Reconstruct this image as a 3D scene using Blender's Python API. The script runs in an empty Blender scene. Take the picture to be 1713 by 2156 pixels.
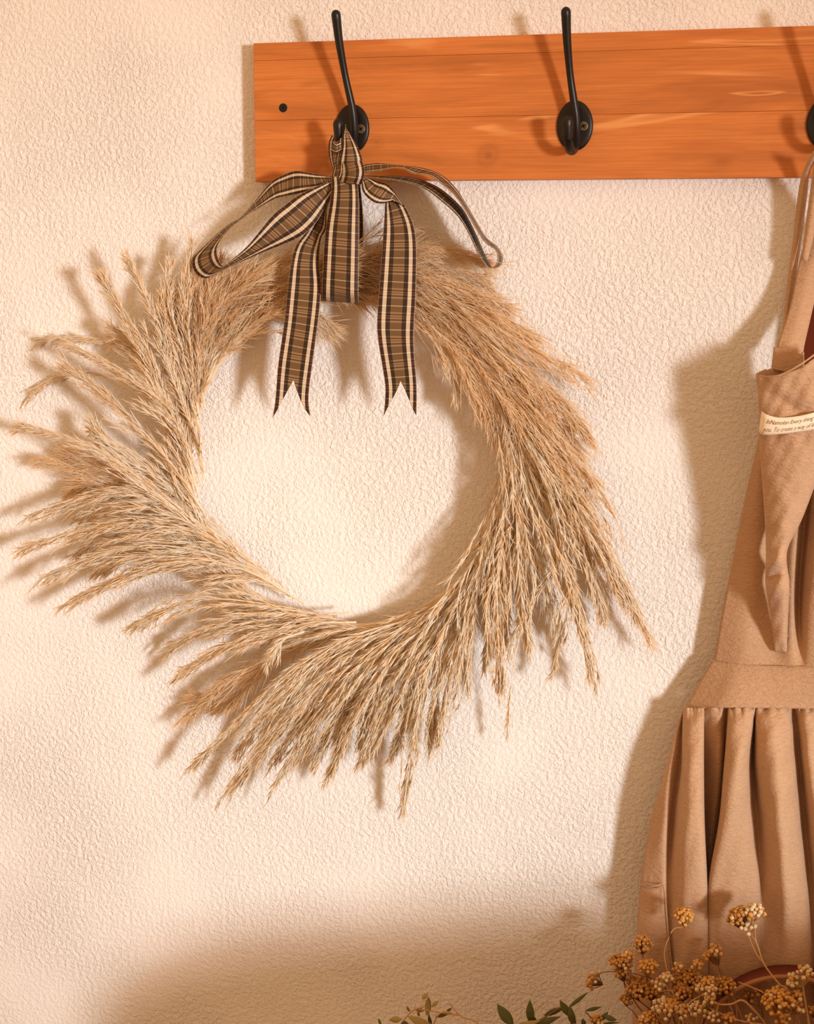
import bpy, bmesh, math, random
import numpy as np
from mathutils import Vector, Matrix

random.seed(7)
RNG = np.random.default_rng(11)
SC = bpy.context.scene
COL = SC.collection

# ------------------------------------------------------------------ camera
F = 3300.0                      # focal length in pixels of the 1713 x 2156 frame
D = 1.65                        # camera to wall, metres
CAMZ = 1.58
_x = np.array((.9682, -.0440, -.2465)); _x /= np.linalg.norm(_x)       # wall's right, seen by the camera
_z = np.array((.0021, .9858, -.1676)); _z -= _x * _z.dot(_x); _z /= np.linalg.norm(_z)
_n = np.cross(_x, _z)
if _n[2] < 0: _n = -_n
ROT = np.array((_x, _n, _z))    # camera (right, up, forward) -> world
CAM = np.array((0.0, -D, CAMZ))
cd = bpy.data.cameras.new('camera'); cam = bpy.data.objects.new('camera', cd); COL.objects.link(cam)
cd.sensor_fit = 'HORIZONTAL'; cd.sensor_width = 36.0; cd.lens = F / 1713.0 * 36.0
cd.clip_start = .02
R = Matrix([[ROT[i][0], ROT[i][1], -ROT[i][2]] for i in range(3)])
cam.matrix_world = Matrix.Translation(CAM) @ R.to_4x4()
SC.camera = cam

def P(px, py, z=0.0):
    """The point z millimetres in front of the wall that lies on the sight line of a photo pixel."""
    px = np.asarray(px, float); py = np.asarray(py, float); z = np.asarray(z, float)
    c = np.stack([(px - 856.5) / F, (1078.0 - py) / F, np.ones_like(px)], -1)
    d = c @ ROT.T
    t = (D - z / 1000.0) / d[..., 1]
    return CAM + d * t[..., None]

# ------------------------------------------------------------------ light
SC.view_settings.view_transform = 'Standard'; SC.view_settings.look = 'None'
SC.view_settings.gamma = 1.0; SC.view_settings.use_curve_mapping = False
SC.view_settings.exposure = 0.0
W = bpy.data.worlds.new('room_light'); SC.world = W; W.use_nodes = True
bg = W.node_tree.nodes['Background']; bg.inputs[0].default_value = (1.0, .63, .345, 1); bg.inputs[1].default_value = .91

def area(name, loc, target, size, power, col, shape='DISK', spread=180):
    l = bpy.data.lights.new(name, 'AREA'); l.shape = shape; l.size = size; l.energy = power; l.color = col; l.spread = math.radians(spread)
    o = bpy.data.objects.new(name, l); COL.objects.link(o)
    o.location = loc
    o.rotation_euler = (Vector(target) - Vector(loc)).to_track_quat('-Z', 'Y').to_euler()
    return o
CEN = P(900, 1050, 0)
area('window_light', CEN + np.array((3.53, -3.53, .28)), P(-150, 780), .5, 6.0, (.97, .91, .94), spread=30)
area('added_cool_light', CEN + np.array((3.50, -3.53, -.05)), P(640, 1830), .5, 3.5, (.74, .90, 1.0), spread=26)  # extra cool lamp beside the key, added to brighten the lower wall

# ------------------------------------------------------------------ helpers
def cr(pts, n):
    """n points on a Catmull-Rom curve through pts."""
    p = np.asarray(pts, float); k = len(p)
    if k == 2: p = np.array((p[0], (p[0] + p[1]) / 2, p[1])); k = 3
    q = np.vstack((2 * p[0] - p[1], p, 2 * p[-1] - p[-2]))
    u = np.linspace(0, k - 1, n); i = np.minimum(u.astype(int), k - 2); f = (u - i)[:, None]
    a, b, c, d = q[i], q[i + 1], q[i + 2], q[i + 3]
    return .5 * (2 * b + (c - a) * f + (2 * a - 5 * b + 4 * c - d) * f**2 + (3 * b - a - 3 * c + d) * f**3)

def unit(v):
    return v / np.maximum(np.linalg.norm(v, axis=-1, keepdims=True), 1e-9)

def new_mesh(name, verts, quads, uv=None, smooth=True):
    """Mesh of quads from arrays; uv is per vertex."""
    me = bpy.data.meshes.new(name)
    v = np.asarray(verts, np.float32).reshape(-1, 3); q = np.asarray(quads, np.int32).reshape(-1, 4)
    me.vertices.add(len(v)); me.vertices.foreach_set('co', v.ravel())
    me.loops.add(q.size); me.loops.foreach_set('vertex_index', q.ravel())
    me.polygons.add(len(q)); me.polygons.foreach_set('loop_start', np.arange(0, q.size, 4, dtype=np.int32))
    if uv is not None:
        l = me.uv_layers.new(name='UVMap'); l.data.foreach_set('uv', np.asarray(uv, np.float32).reshape(-1, 2)[q.ravel()].ravel())
    me.update(calc_edges=True); me.validate()
    if smooth: me.polygons.foreach_set('use_smooth', np.ones(len(me.polygons), bool))
    return me

def link(name, me, mat=None, parent=None, loc=None):
    o = bpy.data.objects.new(name, me); COL.objects.link(o)
    if mat and not me.materials: me.materials.append(mat)
    if loc is not None: o.location = loc
    if parent is not None:
        o.parent = parent
        if parent.type == 'EMPTY': o.matrix_parent_inverse = Matrix.Translation(-Vector(parent.location))
    return o

def tag(o, label, cat=None, group=None, kind=None):
    if label: o['label'] = label
    if cat: o['category'] = cat
    if group: o['group'] = group
    if kind: o['kind'] = kind
    return o

def thing(name, label, cat, loc, group=None):
    o = bpy.data.objects.new(name, None); COL.objects.link(o); o.location = loc; o.empty_display_size = .03
    return tag(o, label, cat, group)

def grid_faces(nr, nc, wrap=False, off=0):
    r = np.arange(nr - 1)[:, None]; c = np.arange(nc if wrap else nc - 1)[None]
    a = r * nc + c; b = r * nc + (c + 1) % nc
    return (np.stack([a, b, b + nc, a + nc], -1).reshape(-1, 4) + off)

def loft(name, cols, mat, parent, nrow=60, sub=6, thick=.0012, ripple=None, uvw=None):
    """Cloth through control columns of (px, py, z mm); each column runs down the cloth."""
    cc = np.array([cr(c, nrow) for c in cols])                 # col, row, 3
    nc = (len(cols) - 1) * sub + 1
    g = np.array([cr(cc[:, r], nc) for r in range(nrow)])      # row, col, 3
    if ripple is not None: g = ripple(g)
    v = P(g[..., 0], g[..., 1], g[..., 2])
    uv = np.stack(np.meshgrid(np.linspace(0, 1, nc), np.linspace(0, 1, nrow)), -1)
    o = link(name, new_mesh(name, v, grid_faces(nrow, nc), uv), mat, parent)
    if thick:
        m = o.modifiers.new('thickness', 'SOLIDIFY'); m.thickness = thick; m.offset = 0
    return o

def tube_arrays(pts, rad, sides=3, flat=1.0):
    """Tubes along N curves of S points: pts (N,S,3), rad (N,S)."""
    N, S, _ = pts.shape
    t = unit(np.gradient(pts, axis=1))
    ref = np.where(np.abs(t[..., 2:3]) > .9, np.array((1., 0, 0)), np.array((0, 0, 1.)))
    a = unit(np.cross(t, ref)); b = np.cross(t, a)
    th = np.arange(sides) * 2 * math.pi / sides + .5
    off = a[:, :, None] * np.cos(th)[None, None, :, None] + flat * b[:, :, None] * np.sin(th)[None, None, :, None]
    v = pts[:, :, None] + off * rad[:, :, None, None]
    f1 = grid_faces(S, sides, True)
    f = (f1[None] + (np.arange(N) * S * sides)[:, None, None]).reshape(-1, 4)
    return v.reshape(-1, 3), f

def tube(path, rad, n=24, sides=10, flat=1.0, cap=True):
    """One smooth tube through world points, radius given at the same knots; rounded ends."""
    p = cr(path, n); r = cr(np.asarray(rad, float)[:, None], n)[:, 0]
    if cap:
        t0 = unit(p[0] - p[1]); t1 = unit(p[-1] - p[-2])
        k = np.array((1.0, .86, .5, .05)); h = np.array((0., .5, .86, 1.))
        p = np.vstack(([p[0] + t0 * r[0] * h[j] for j in (3, 2, 1)], p, [p[-1] + t1 * r[-1] * h[j] for j in (1, 2, 3)]))
        r = np.concatenate((r[0] * k[[3, 2, 1]], r, r[-1] * k[[1, 2, 3]]))
    return tube_arrays(p[None], r[None], sides, flat)

def merge(parts):
    vs, fs, n = [], [], 0
    for v, f in parts:
        vs.append(np.asarray(v).reshape(-1, 3)); fs.append(np.asarray(f).reshape(-1, 4) + n); n += len(vs[-1])
    return np.vstack(vs), np.vstack(fs)

# ------------------------------------------------------------------ materials
def s2l(*c):
    return tuple(((x / 255) / 12.92 if x / 255 < .04045 else ((x / 255 + .055) / 1.055)**2.4) for x in c) + (1.0,)

class Nt:
    def __init__(self, name, rough=.7, spec=.3):
        self.m = bpy.data.materials.new(name); self.m.use_nodes = True; self.t = self.m.node_tree
        self.b = self.t.nodes['Principled BSDF']; self.b.inputs['Roughness'].default_value = rough
        self.b.inputs['Specular IOR Level'].default_value = spec
    def n(self, typ, **kw):
        x = self.t.nodes.new(typ)
        for k, v in kw.items():
            if k.startswith('i_'):
                key = k[2:]; x.inputs[int(key) if key.isdigit() else key.replace('_', ' ')].default_value = v
            else: setattr(x, k, v)
        return x
    def l(self, a, b): self.t.links.new(a, b)
    def coord(self, scale=(1, 1, 1), kind='Object', rot=(0, 0, 0)):
        t = self.n('ShaderNodeTexCoord'); m = self.n('ShaderNodeMapping'); m.inputs['Scale'].default_value = scale; m.inputs['Rotation'].default_value = rot
        self.l(t.outputs[kind], m.inputs[0]); return m.outputs[0]
    def noise(self, vec, scale, detail=3, rough=.5, dist=0):
        x = self.n('ShaderNodeTexNoise'); self.l(vec, x.inputs['Vector'])
        x.inputs['Scale'].default_value = scale; x.inputs['Detail'].default_value = detail
        x.inputs['Roughness'].default_value = rough; x.inputs['Distortion'].default_value = dist
        return x.outputs['Fac']
    def ramp(self, fac, stops, interp='LINEAR'):
        x = self.n('ShaderNodeValToRGB'); e = x.color_ramp; e.interpolation = interp
        e.elements.remove(e.elements[1]); e.elements[0].position = stops[0][0]
        for p, c in stops[1:]: e.elements.new(p)
        for p, c in stops:
            el = min(e.elements, key=lambda q: abs(q.position - p)); el.color = c if len(c) == 4 else (*c, 1)
        self.l(fac, x.inputs[0]); return x.outputs[0]
    def mix(self, fac, a, b, mode='MIX'):
        x = self.n('ShaderNodeMix', data_type='RGBA', blend_type=mode)
        for s, v in ((0, fac), (6, a), (7, b)):
            if hasattr(v, 'links'): self.l(v, x.inputs[s])
            else: x.inputs[s].default_value = v
        return x.outputs[2]
    def math(self, op, a, b=0.0, c=0.0):
        x = self.n('ShaderNodeMath', operation=op)
        for s, v in enumerate((a, b, c)):
            if hasattr(v, 'links'): self.l(v, x.inputs[s])
            else: x.inputs[s].default_value = v
        return x.outputs[0]
    def bump(self, h, strength, dist, prev=None):
        x = self.n('ShaderNodeBump'); x.inputs['Strength'].default_value = strength; x.inputs['Distance'].default_value = dist
        self.l(h, x.inputs['Height'])
        if prev is not None: self.l(prev, x.inputs['Normal'])
        return x.outputs[0]
    def base(self, c):
        if hasattr(c, 'links'): self.l(c, self.b.inputs['Base Color'])
        else: self.b.inputs['Base Color'].default_value = c
    def normal(self, n): self.l(n, self.b.inputs['Normal'])

def mat_wall():
    k = Nt('wall_plaster', .75, .25); v = k.coord()
    k.base(k.mix(k.noise(v, 3, 2), s2l(233, 223, 211), s2l(238, 228, 216)))
    patch = k.ramp(k.noise(v, 5, 2), [(.35, (.35, .35, .35)), (.65, (1, 1, 1))])
    big = k.ramp(k.noise(v, 200, 4, .6), [(.40, (0, 0, 0)), (.55, (.55, .55, .55)), (.74, (1, 1, 1))])
    n1 = k.bump(k.math('MULTIPLY', big, patch), .75, .0025)
    n2 = k.bump(k.noise(v, 330, 3, .55), .6, .0009, n1)
    k.normal(n2); return k.m

def mat_wood():
    k = Nt('pine_stained', .5, .3); tc = k.n('ShaderNodeTexCoord'); oi = k.n('ShaderNodeObjectInfo')
    off = k.n('ShaderNodeVectorMath', operation='SCALE'); off.inputs[0].default_value = (3.1, 0, 1.7); k.l(oi.outputs['Random'], off.inputs['Scale'])
    ad = k.n('ShaderNodeVectorMath', operation='ADD'); k.l(tc.outputs['Object'], ad.inputs[0]); k.l(off.outputs[0], ad.inputs[1])
    mp = k.n('ShaderNodeMapping'); mp.inputs['Scale'].default_value = (1.0, 6, 9); k.l(ad.outputs[0], mp.inputs[0]); v = mp.outputs[0]
    wav = k.noise(v, 4.5, 4, .6, .9)
    c = k.ramp(wav, [(.30, s2l(172, 97, 42)), (.5, s2l(198, 113, 50)), (.62, s2l(206, 121, 56)), (.72, s2l(186, 106, 46))])
    mp2 = k.n('ShaderNodeMapping'); mp2.inputs['Scale'].default_value = (3, 30, 160); k.l(ad.outputs[0], mp2.inputs[0])
    fine = k.noise(mp2.outputs[0], 4, 3, .6)
    c = k.mix(k.ramp(fine, [(.35, (.45, .45, .45)), (.6, (0, 0, 0))]), c, s2l(164, 92, 40))
    # pale streaks and darker knots
    st = k.noise(v, 2.1, 2, .5, 2.2)
    c = k.mix(k.ramp(st, [(.66, (0, 0, 0)), (.69, (.7, .7, .7)), (.72, (0, 0, 0))]), c, s2l(226, 154, 88))
    mp3 = k.n('ShaderNodeMapping'); mp3.inputs['Scale'].default_value = (5, 5, 11); k.l(ad.outputs[0], mp3.inputs[0])
    vo = k.n('ShaderNodeTexVoronoi'); vo.inputs['Scale'].default_value = 1.5; k.l(mp3.outputs[0], vo.inputs['Vector'])
    c = k.mix(k.ramp(vo.outputs['Distance'], [(.02, (.7, .7, .7)), (.10, (.15, .15, .15)), (.16, (0, 0, 0))]), c, s2l(136, 72, 30))
    sp = k.n('ShaderNodeSeparateXYZ'); k.l(tc.outputs['Object'], sp.inputs[0])
    wob = k.math('MULTIPLY_ADD', k.noise(v, 5, 3), .03, -.015)
    for px, py, sx, sz, dk in ((1030, 326, .012, .011, .8), (1500, 352, .045, .026, .35), (965, 146, .026, .010, .35), (790, 300, .008, .006, .5), (1690, 262, .010, .007, .7)):
        q = P(px, py, 20)
        dx = k.math('DIVIDE', k.math('ADD', k.math('SUBTRACT', sp.outputs[0], float(q[0])), wob), sx)
        dz = k.math('DIVIDE', k.math('ADD', k.math('SUBTRACT', sp.outputs[2], float(q[2])), k.math('MULTIPLY', wob, .3)), sz)
        d = k.math('SQRT', k.math('ADD', k.math('MULTIPLY', dx, dx), k.math('MULTIPLY', dz, dz)))
        ring = k.math('MULTIPLY_ADD', k.math('SINE', k.math('MULTIPLY', d, 9)), .14, .6)
        fade = k.ramp(k.math('MULTIPLY', d, .5), [(.06, (dk, dk, dk)), (.5, (dk * .4,) * 3), (.75, (0, 0, 0))])
        c = k.mix(k.math('MULTIPLY', fade, ring), c, s2l(140, 72, 30))
    k.base(c); k.normal(k.bump(fine, .25, .0004)); return k.m

def mat_plain(name, col, rough=.6, spec=.3, metal=0.0, vary=.0, vscale=80, bump=0.0, bscale=300):
    k = Nt(name, rough, spec); k.b.inputs['Metallic'].default_value = metal
    v = k.coord()
    dark = tuple(x * (1 - vary) for x in col[:3]) + (1,); lite = tuple(min(1, x * (1 + vary)) for x in col[:3]) + (1,)
    k.base(k.mix(k.noise(v, vscale, 3), dark, lite) if vary else col)
    if bump: k.normal(k.bump(k.noise(v, bscale, 3), bump, .0006))
    return k.m

def mat_linen():
    k = Nt('linen', .85, .15); v = k.coord()
    k.base(k.mix(k.noise(v, 45, 4), s2l(188, 146, 110), s2l(200, 158, 120)))
    k.b.inputs['Sheen Weight'].default_value = .15
    vr = k.coord(rot=(0, math.radians(40), 0), scale=(1, 1, 2.2)); vr2 = k.coord(rot=(0, math.radians(-35), 0), scale=(1, 1, 2.6))
    n = k.bump(k.noise(vr, 130, 4, .6, .8), .65, .0030)
    n = k.bump(k.noise(vr2, 220, 4, .6, .6), .6, .0020, n)
    w = k.n('ShaderNodeTexWave'); w.inputs['Scale'].default_value = 500; w.bands_direction = 'Z'; k.l(v, w.inputs['Vector'])
    n = k.bump(w.outputs['Fac'], .1, .0004, n)
    k.normal(n)
    return k.m

def mat_plaid():
    k = Nt('plaid_ribbon', .6, .25); t = k.n('ShaderNodeTexCoord'); s = k.n('ShaderNodeSeparateXYZ'); k.l(t.outputs['UV'], s.inputs[0])
    u, v = s.outputs[0], s.outputs[1]
    wine, cream, dark, brown = s2l(40, 10, 12), s2l(240, 216, 180), s2l(32, 18, 10), s2l(104, 74, 44)
    warp = k.ramp(u, [(0, s2l(196, 160, 120)), (.012, wine), (.115, cream), (.22, dark), (.34, brown), (.66, dark), (.78, cream), (.885, wine), (.988, s2l(196, 160, 120))], 'CONSTANT')
    fr = k.math('FRACT', k.math('DIVIDE', v, .655))
    tan, dk = s2l(170, 130, 90), s2l(60, 36, 20)
    weft = k.ramp(fr, [(0, s2l(232, 200, 158)), (.03, brown), (.27, tan), (.345, dk), (.40, tan), (.46, brown), (.50, tan), (.57, dk), (.63, tan), (.71, brown)], 'CONSTANT')
    hold = k.ramp(u, [(0, (.46, .46, .46)), (.012, (.16, .16, .16)), (.115, (.5, .5, .5)), (.22, (.16, .16, .16)), (.34, (.48, .48, .48)), (.66, (.16, .16, .16)), (.78, (.5, .5, .5)), (.885, (.16, .16, .16)), (.988, (.46, .46, .46))], 'CONSTANT')
    c = k.mix(hold, warp, weft)
    k.base(c)
    # twill lines
    w = k.n('ShaderNodeTexWave'); w.inputs['Scale'].default_value = 16; w.bands_direction = 'DIAGONAL'; k.l(t.outputs['UV'], w.inputs['Vector'])
    k.normal(k.bump(w.outputs['Fac'], .15, .0003)); return k.m

def mat_straw(name, a, b, trans=.3):
    k = Nt(name, .42, .5); v = k.coord(); oi = k.n('ShaderNodeObjectInfo')
    ge = k.n('ShaderNodeNewGeometry')                       # every strand its own shade
    c = k.ramp(ge.outputs['Random Per Island'], [(0, b), (.45, a), (.8, a), (1, s2l(255, 253, 246))])
    c = k.mix(k.math('MULTIPLY', oi.outputs['Random'], .3), c, s2l(255, 222, 168))
    k.base(c)
    tr = k.n('ShaderNodeBsdfTranslucent'); k.l(c, tr.inputs[0])
    mx = k.n('ShaderNodeMixShader'); mx.inputs[0].default_value = trans
    k.l(k.b.outputs[0], mx.inputs[1]); k.l(tr.outputs[0], mx.inputs[2])
    k.l(mx.outputs[0], k.t.nodes['Material Output'].inputs[0]); return k.m

M = dict(
    wall=mat_wall(), wood=mat_wood(), linen=mat_linen(), plaid=mat_plaid(),
    iron=mat_plain('black_iron', s2l(34, 28, 22), .38, .5, .5, .15, 60, .1, 400),
    screw=mat_plain('bronze_screw', s2l(108, 88, 62), .45, .5, .6, .1),
    black=mat_plain('black_head_slot_shade', s2l(16, 11, 8), .6, .3),
    inner_panel=mat_plain('dark_panel', s2l(96, 40, 20), .9, .1, 0, .08),
    leather=mat_plain('leather_red_brown', s2l(104, 42, 24), .5, .3, 0, .12, 60, .15, 500),
    leather_edge=mat_plain('leather_edge', s2l(176, 120, 76), .7, .2, 0, .1),
    tape=mat_plain('cream_tape', s2l(244, 224, 194), .8, .15, 0, .04, 200, .1, 900),
    ink=mat_plain('brown_ink', s2l(104, 58, 30), .8, .1),
    straw=mat_straw('pampas_straw', s2l(255, 243, 219), s2l(255, 222, 168), .5),
    fluff=mat_straw('pampas_fluff', s2l(255, 236, 200), s2l(255, 214, 152), .5),
    stem=mat_plain('dry_stem', s2l(196, 150, 98), .7, .2, 0, .2, 120),
    stem_dark=mat_plain('brown_stem', s2l(128, 84, 46), .7, .2, 0, .2, 120),
    gold=mat_plain('golden_bud', s2l(216, 158, 84), .85, .1, 0, .4, 420, .3, 900),
    ochre=mat_plain('ochre_bud', s2l(192, 136, 72), .85, .1, 0, .4, 420, .3, 900),
    cream=mat_plain('cream_bud', s2l(234, 196, 150), .8, .15, 0, .35, 420, .3, 900),
    green=mat_plain('dark_leaf', s2l(92, 92, 44), .6, .3, 0, .2, 60),
    olive=mat_plain('olive_leaf', s2l(166, 142, 82), .6, .3, 0, .2, 60),
    floor=mat_plain('floor_wood', s2l(150, 104, 66), .5, .3, 0, .1, 6),
    blocker_mat=mat_plain('blocker_brown', s2l(150, 96, 54), .5, .3, 0, .1, 6),
)
LM = M['linen']

# ------------------------------------------------------------------ room shell
def box(name, lo, hi, mat, parent=None, bevel=0.0):
    bm = bmesh.new(); bmesh.ops.create_cube(bm, size=1)
    lo = Vector(lo); hi = Vector(hi)
    for v in bm.verts: v.co = Vector((lo[i] + (v.co[i] + .5) * (hi[i] - lo[i]) for i in range(3)))
    if bevel: bmesh.ops.bevel(bm, geom=bm.edges[:], offset=bevel, segments=3, affect='EDGES', profile=.5)
    me = bpy.data.meshes.new(name); bm.to_mesh(me); bm.free()
    return link(name, me, mat, parent)

tag(box('wall_back', (-2.6, 0, 0), (2.2, .12, 2.7), M['wall']), None, kind='structure')
tag(box('floor', (-2.6, -4.2, -.05), (2.2, .12, 0), M['floor']), None, kind='structure')

# unseen arched block on legs, added to throw soft shade on the lower wall
blocker = thing('shade_blocker', 'added unseen brown block with arched top, shading the lower wall', 'shade_blocker', (.45, -.62, 0))
prof = cr([(-.33, .42), (-.315, .70), (-.26, .79), (-.15, .845), (.0, .88), (.19, .92), (.45, .95), (.80, .94), (1.05, .86), (1.12, .66), (1.10, .42)], 40)
bm = bmesh.new()
ra = [bm.verts.new((x, -.37, z)) for x, z in prof]; rb = [bm.verts.new((x, -.47, z)) for x, z in prof]
bm.faces.new(ra); bm.faces.new(rb[::-1])
for i in range(len(ra)): bm.faces.new((ra[i], rb[i], rb[(i + 1) % len(ra)], ra[(i + 1) % len(ra)]))
bmesh.ops.recalc_face_normals(bm, faces=bm.faces[:])
me = bpy.data.meshes.new('blocker_arch'); bm.to_mesh(me); bm.free()
link('blocker_arch', me, M['blocker_mat'], blocker)
box('blocker_slab', (-.30, -1.05, .26), (1.08, -.47, .44), M['blocker_mat'], blocker, .04)
for x in (-.28, 1.0):
    for y in (-1.0, -.45): box('blocker_leg', (x, y, 0), (x + .05, y + .05, .28), M['blocker_mat'], blocker, .005)

# ------------------------------------------------------------------ coat rack
tl = P(533, 91, 20); bl = P(537, 383, 20)
x0 = (tl[0] + bl[0]) / 2; zt, zb = tl[2], bl[2]
rack = thing('coat_rack', 'orange-brown stained pine coat rack board with black iron hooks on the wall', 'coat rack', (x0, 0, zb))
zs = [zb, zb + (zt - zb) * .445, zb + (zt - zb) * .875, zt]
for a, b in zip(zs[:-1], zs[1:]):
    box('plank', (x0, -.020, a + .00004), (x0 + 1.02, -.0003, b - .00004), M['wood'], rack, .0006)
RACKZ = 20.0

def disc(center, r, h, mat2=None, cross=0, n=28, rz=None):
    """Round low head facing the room (towards -Y), bevelled, with an optional flat cross drawn for the recess."""
    bm = bmesh.new(); c = Vector(center); rz = rz or r
    prof = [(1, 0), (1, .6), (.9, .9), (.75, 1.0)]
    rings = []
    for k, (q, d) in enumerate(prof):
        rings.append([bm.verts.new(c + Vector((math.cos(t) * r * q, -h * d, math.sin(t) * rz * q))) for t in [2 * math.pi * i / n for i in range(n)]])
    for A, B in zip(rings[:-1], rings[1:]):
        for i in range(n): bm.faces.new((A[i], A[(i + 1) % n], B[(i + 1) % n], B[i]))
    bm.faces.new(rings[-1])
    if cross:
        for ang in (.5, .5 + math.pi / 2):
            u = Vector((math.cos(ang), 0, math.sin(ang))); w = Vector((-u.z, 0, u.x))
            q = [c + u * r * cross * a + w * r * .14 * b + Vector((0, -h * 1.0 - .00012, 0)) for a, b in ((-1, -1), (1, -1), (1, 1), (-1, 1))]
            f = bm.faces.new([bm.verts.new(x) for x in q]); f.material_index = 1
    bmesh.ops.recalc_face_normals(bm, faces=bm.faces[:])
    me = bpy.data.meshes.new('disc'); bm.to_mesh(me); bm.free()
    for p in me.polygons: p.use_smooth = len(p.vertices) == 4 and p.material_index == 0
    return me

def coat_hook(cx, cy, dx, pd):
    """Hat-and-coat hook: oval plate, tall upper arm, short curled lower prong, all placed from the plate centre (photo px)."""
    Q = lambda x, y, z: P(cx + x, cy + y, RACKZ + z)
    arm = [Q(3, 44, 3), Q(3, 10, 9), Q(2, -20, 13), Q(-2, -50, 16), Q(-11 + dx * .3, -110, 22), Q(-18 + dx * .7, -180, 32), Q(-21 + dx, -240, 40)]
    pr = [Q(2, 34, 3), Q(-3 + pd * .3, 50, 12), Q(-10 + pd * .7, 50, 24), Q(-14 + pd * .9, 30, 34), Q(-15 + pd, 0, 38), Q(-15 + pd, -10, 38)]
    rib = [Q(4, -44, 2), Q(4, 0, 5), Q(3, 46, 2)]
    v, f = merge([tube(arm, (.0038, .0048, .0044, .0040, .0036, .0042, .0050), 36, 12), tube(pr, (.004, .0046, .0048, .0046, .0052, .0056), 26, 12),
                  tube(rib, (.0022, .0028, .0018), 16, 8)])
    h = link('coat_hook', new_mesh('coat_hook', v, f), M['iron'], rack)
    c = P(cx, cy, RACKZ)
    me = disc((c[0], -.020, c[2]), .0185, .0032, n=40, rz=.0250); bp = link('backplate', me, M['iron'], h)
    s = P(cx + 19, cy + 1, RACKZ)
    me = disc((s[0], -.0232, s[2]), .0048, .0009, cross=.55); me.materials.append(M['screw']); me.materials.append(M['black'])  # black cross: shade of the slot, put into the colour
    sc = link('screw', me, None, h); tag(sc, 'dull bronze cross-head screw')
    return h
coat_hook(742, 271, -14, -15); coat_hook(1210, 265, 2, 0); coat_hook(1738, 260, 12, 10)
s = P(596, 227, RACKZ)
me = disc((s[0], -.020, s[2]), .0046, .0005, cross=.5); me.materials.append(M['black']); me.materials.append(M['iron'])
tag(link('mounting_screw', me, None, rack), 'black screw sunk in the board near its left end')

# ------------------------------------------------------------------ pampas wreath
wc = P(735, 965, 30)
wreath = thing('pampas_wreath', 'round wreath of straw-coloured dried pampas grass plumes hanging by a plaid bow', 'wreath', P(735, 1300, 30))
th = np.linspace(0, 2 * math.pi, 97)
ring = np.array([P(735 + 343 * math.cos(t), 970 + 356 * math.sin(t), 26 + 3 * math.sin(5 * t)) for t in th])
bund = []
for k in range(5):
    ph = 2 * math.pi * k / 5 + th * 6
    off = np.stack([np.cos(th) * np.cos(ph), np.sin(ph), -np.sin(th) * np.cos(ph)], -1) * .004
    bund.append(tube_arrays((ring + off)[None], np.full((1, 97), .0028), 6))
v, f = merge(bund); link('wreath_ring', new_mesh('wreath_ring', v, f), M['straw'], wreath)

def extrap(axis, t):
    """Points and tangents on axis (K,3) at params t, running straight on past the tip."""
    K = len(axis); u = np.clip(t, 0, 1) * (K - 1); i = np.minimum(u.astype(int), K - 2); f = (u - i)[..., None]
    p = axis[i] * (1 - f) + axis[i + 1] * f
    d = axis[i + 1] - axis[i]; L = np.linalg.norm(np.diff(axis, axis=0), axis=1).sum()
    p = p + unit(d) * (np.maximum(t - 1, 0) * L)[..., None]
    return p, unit(d)

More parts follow.
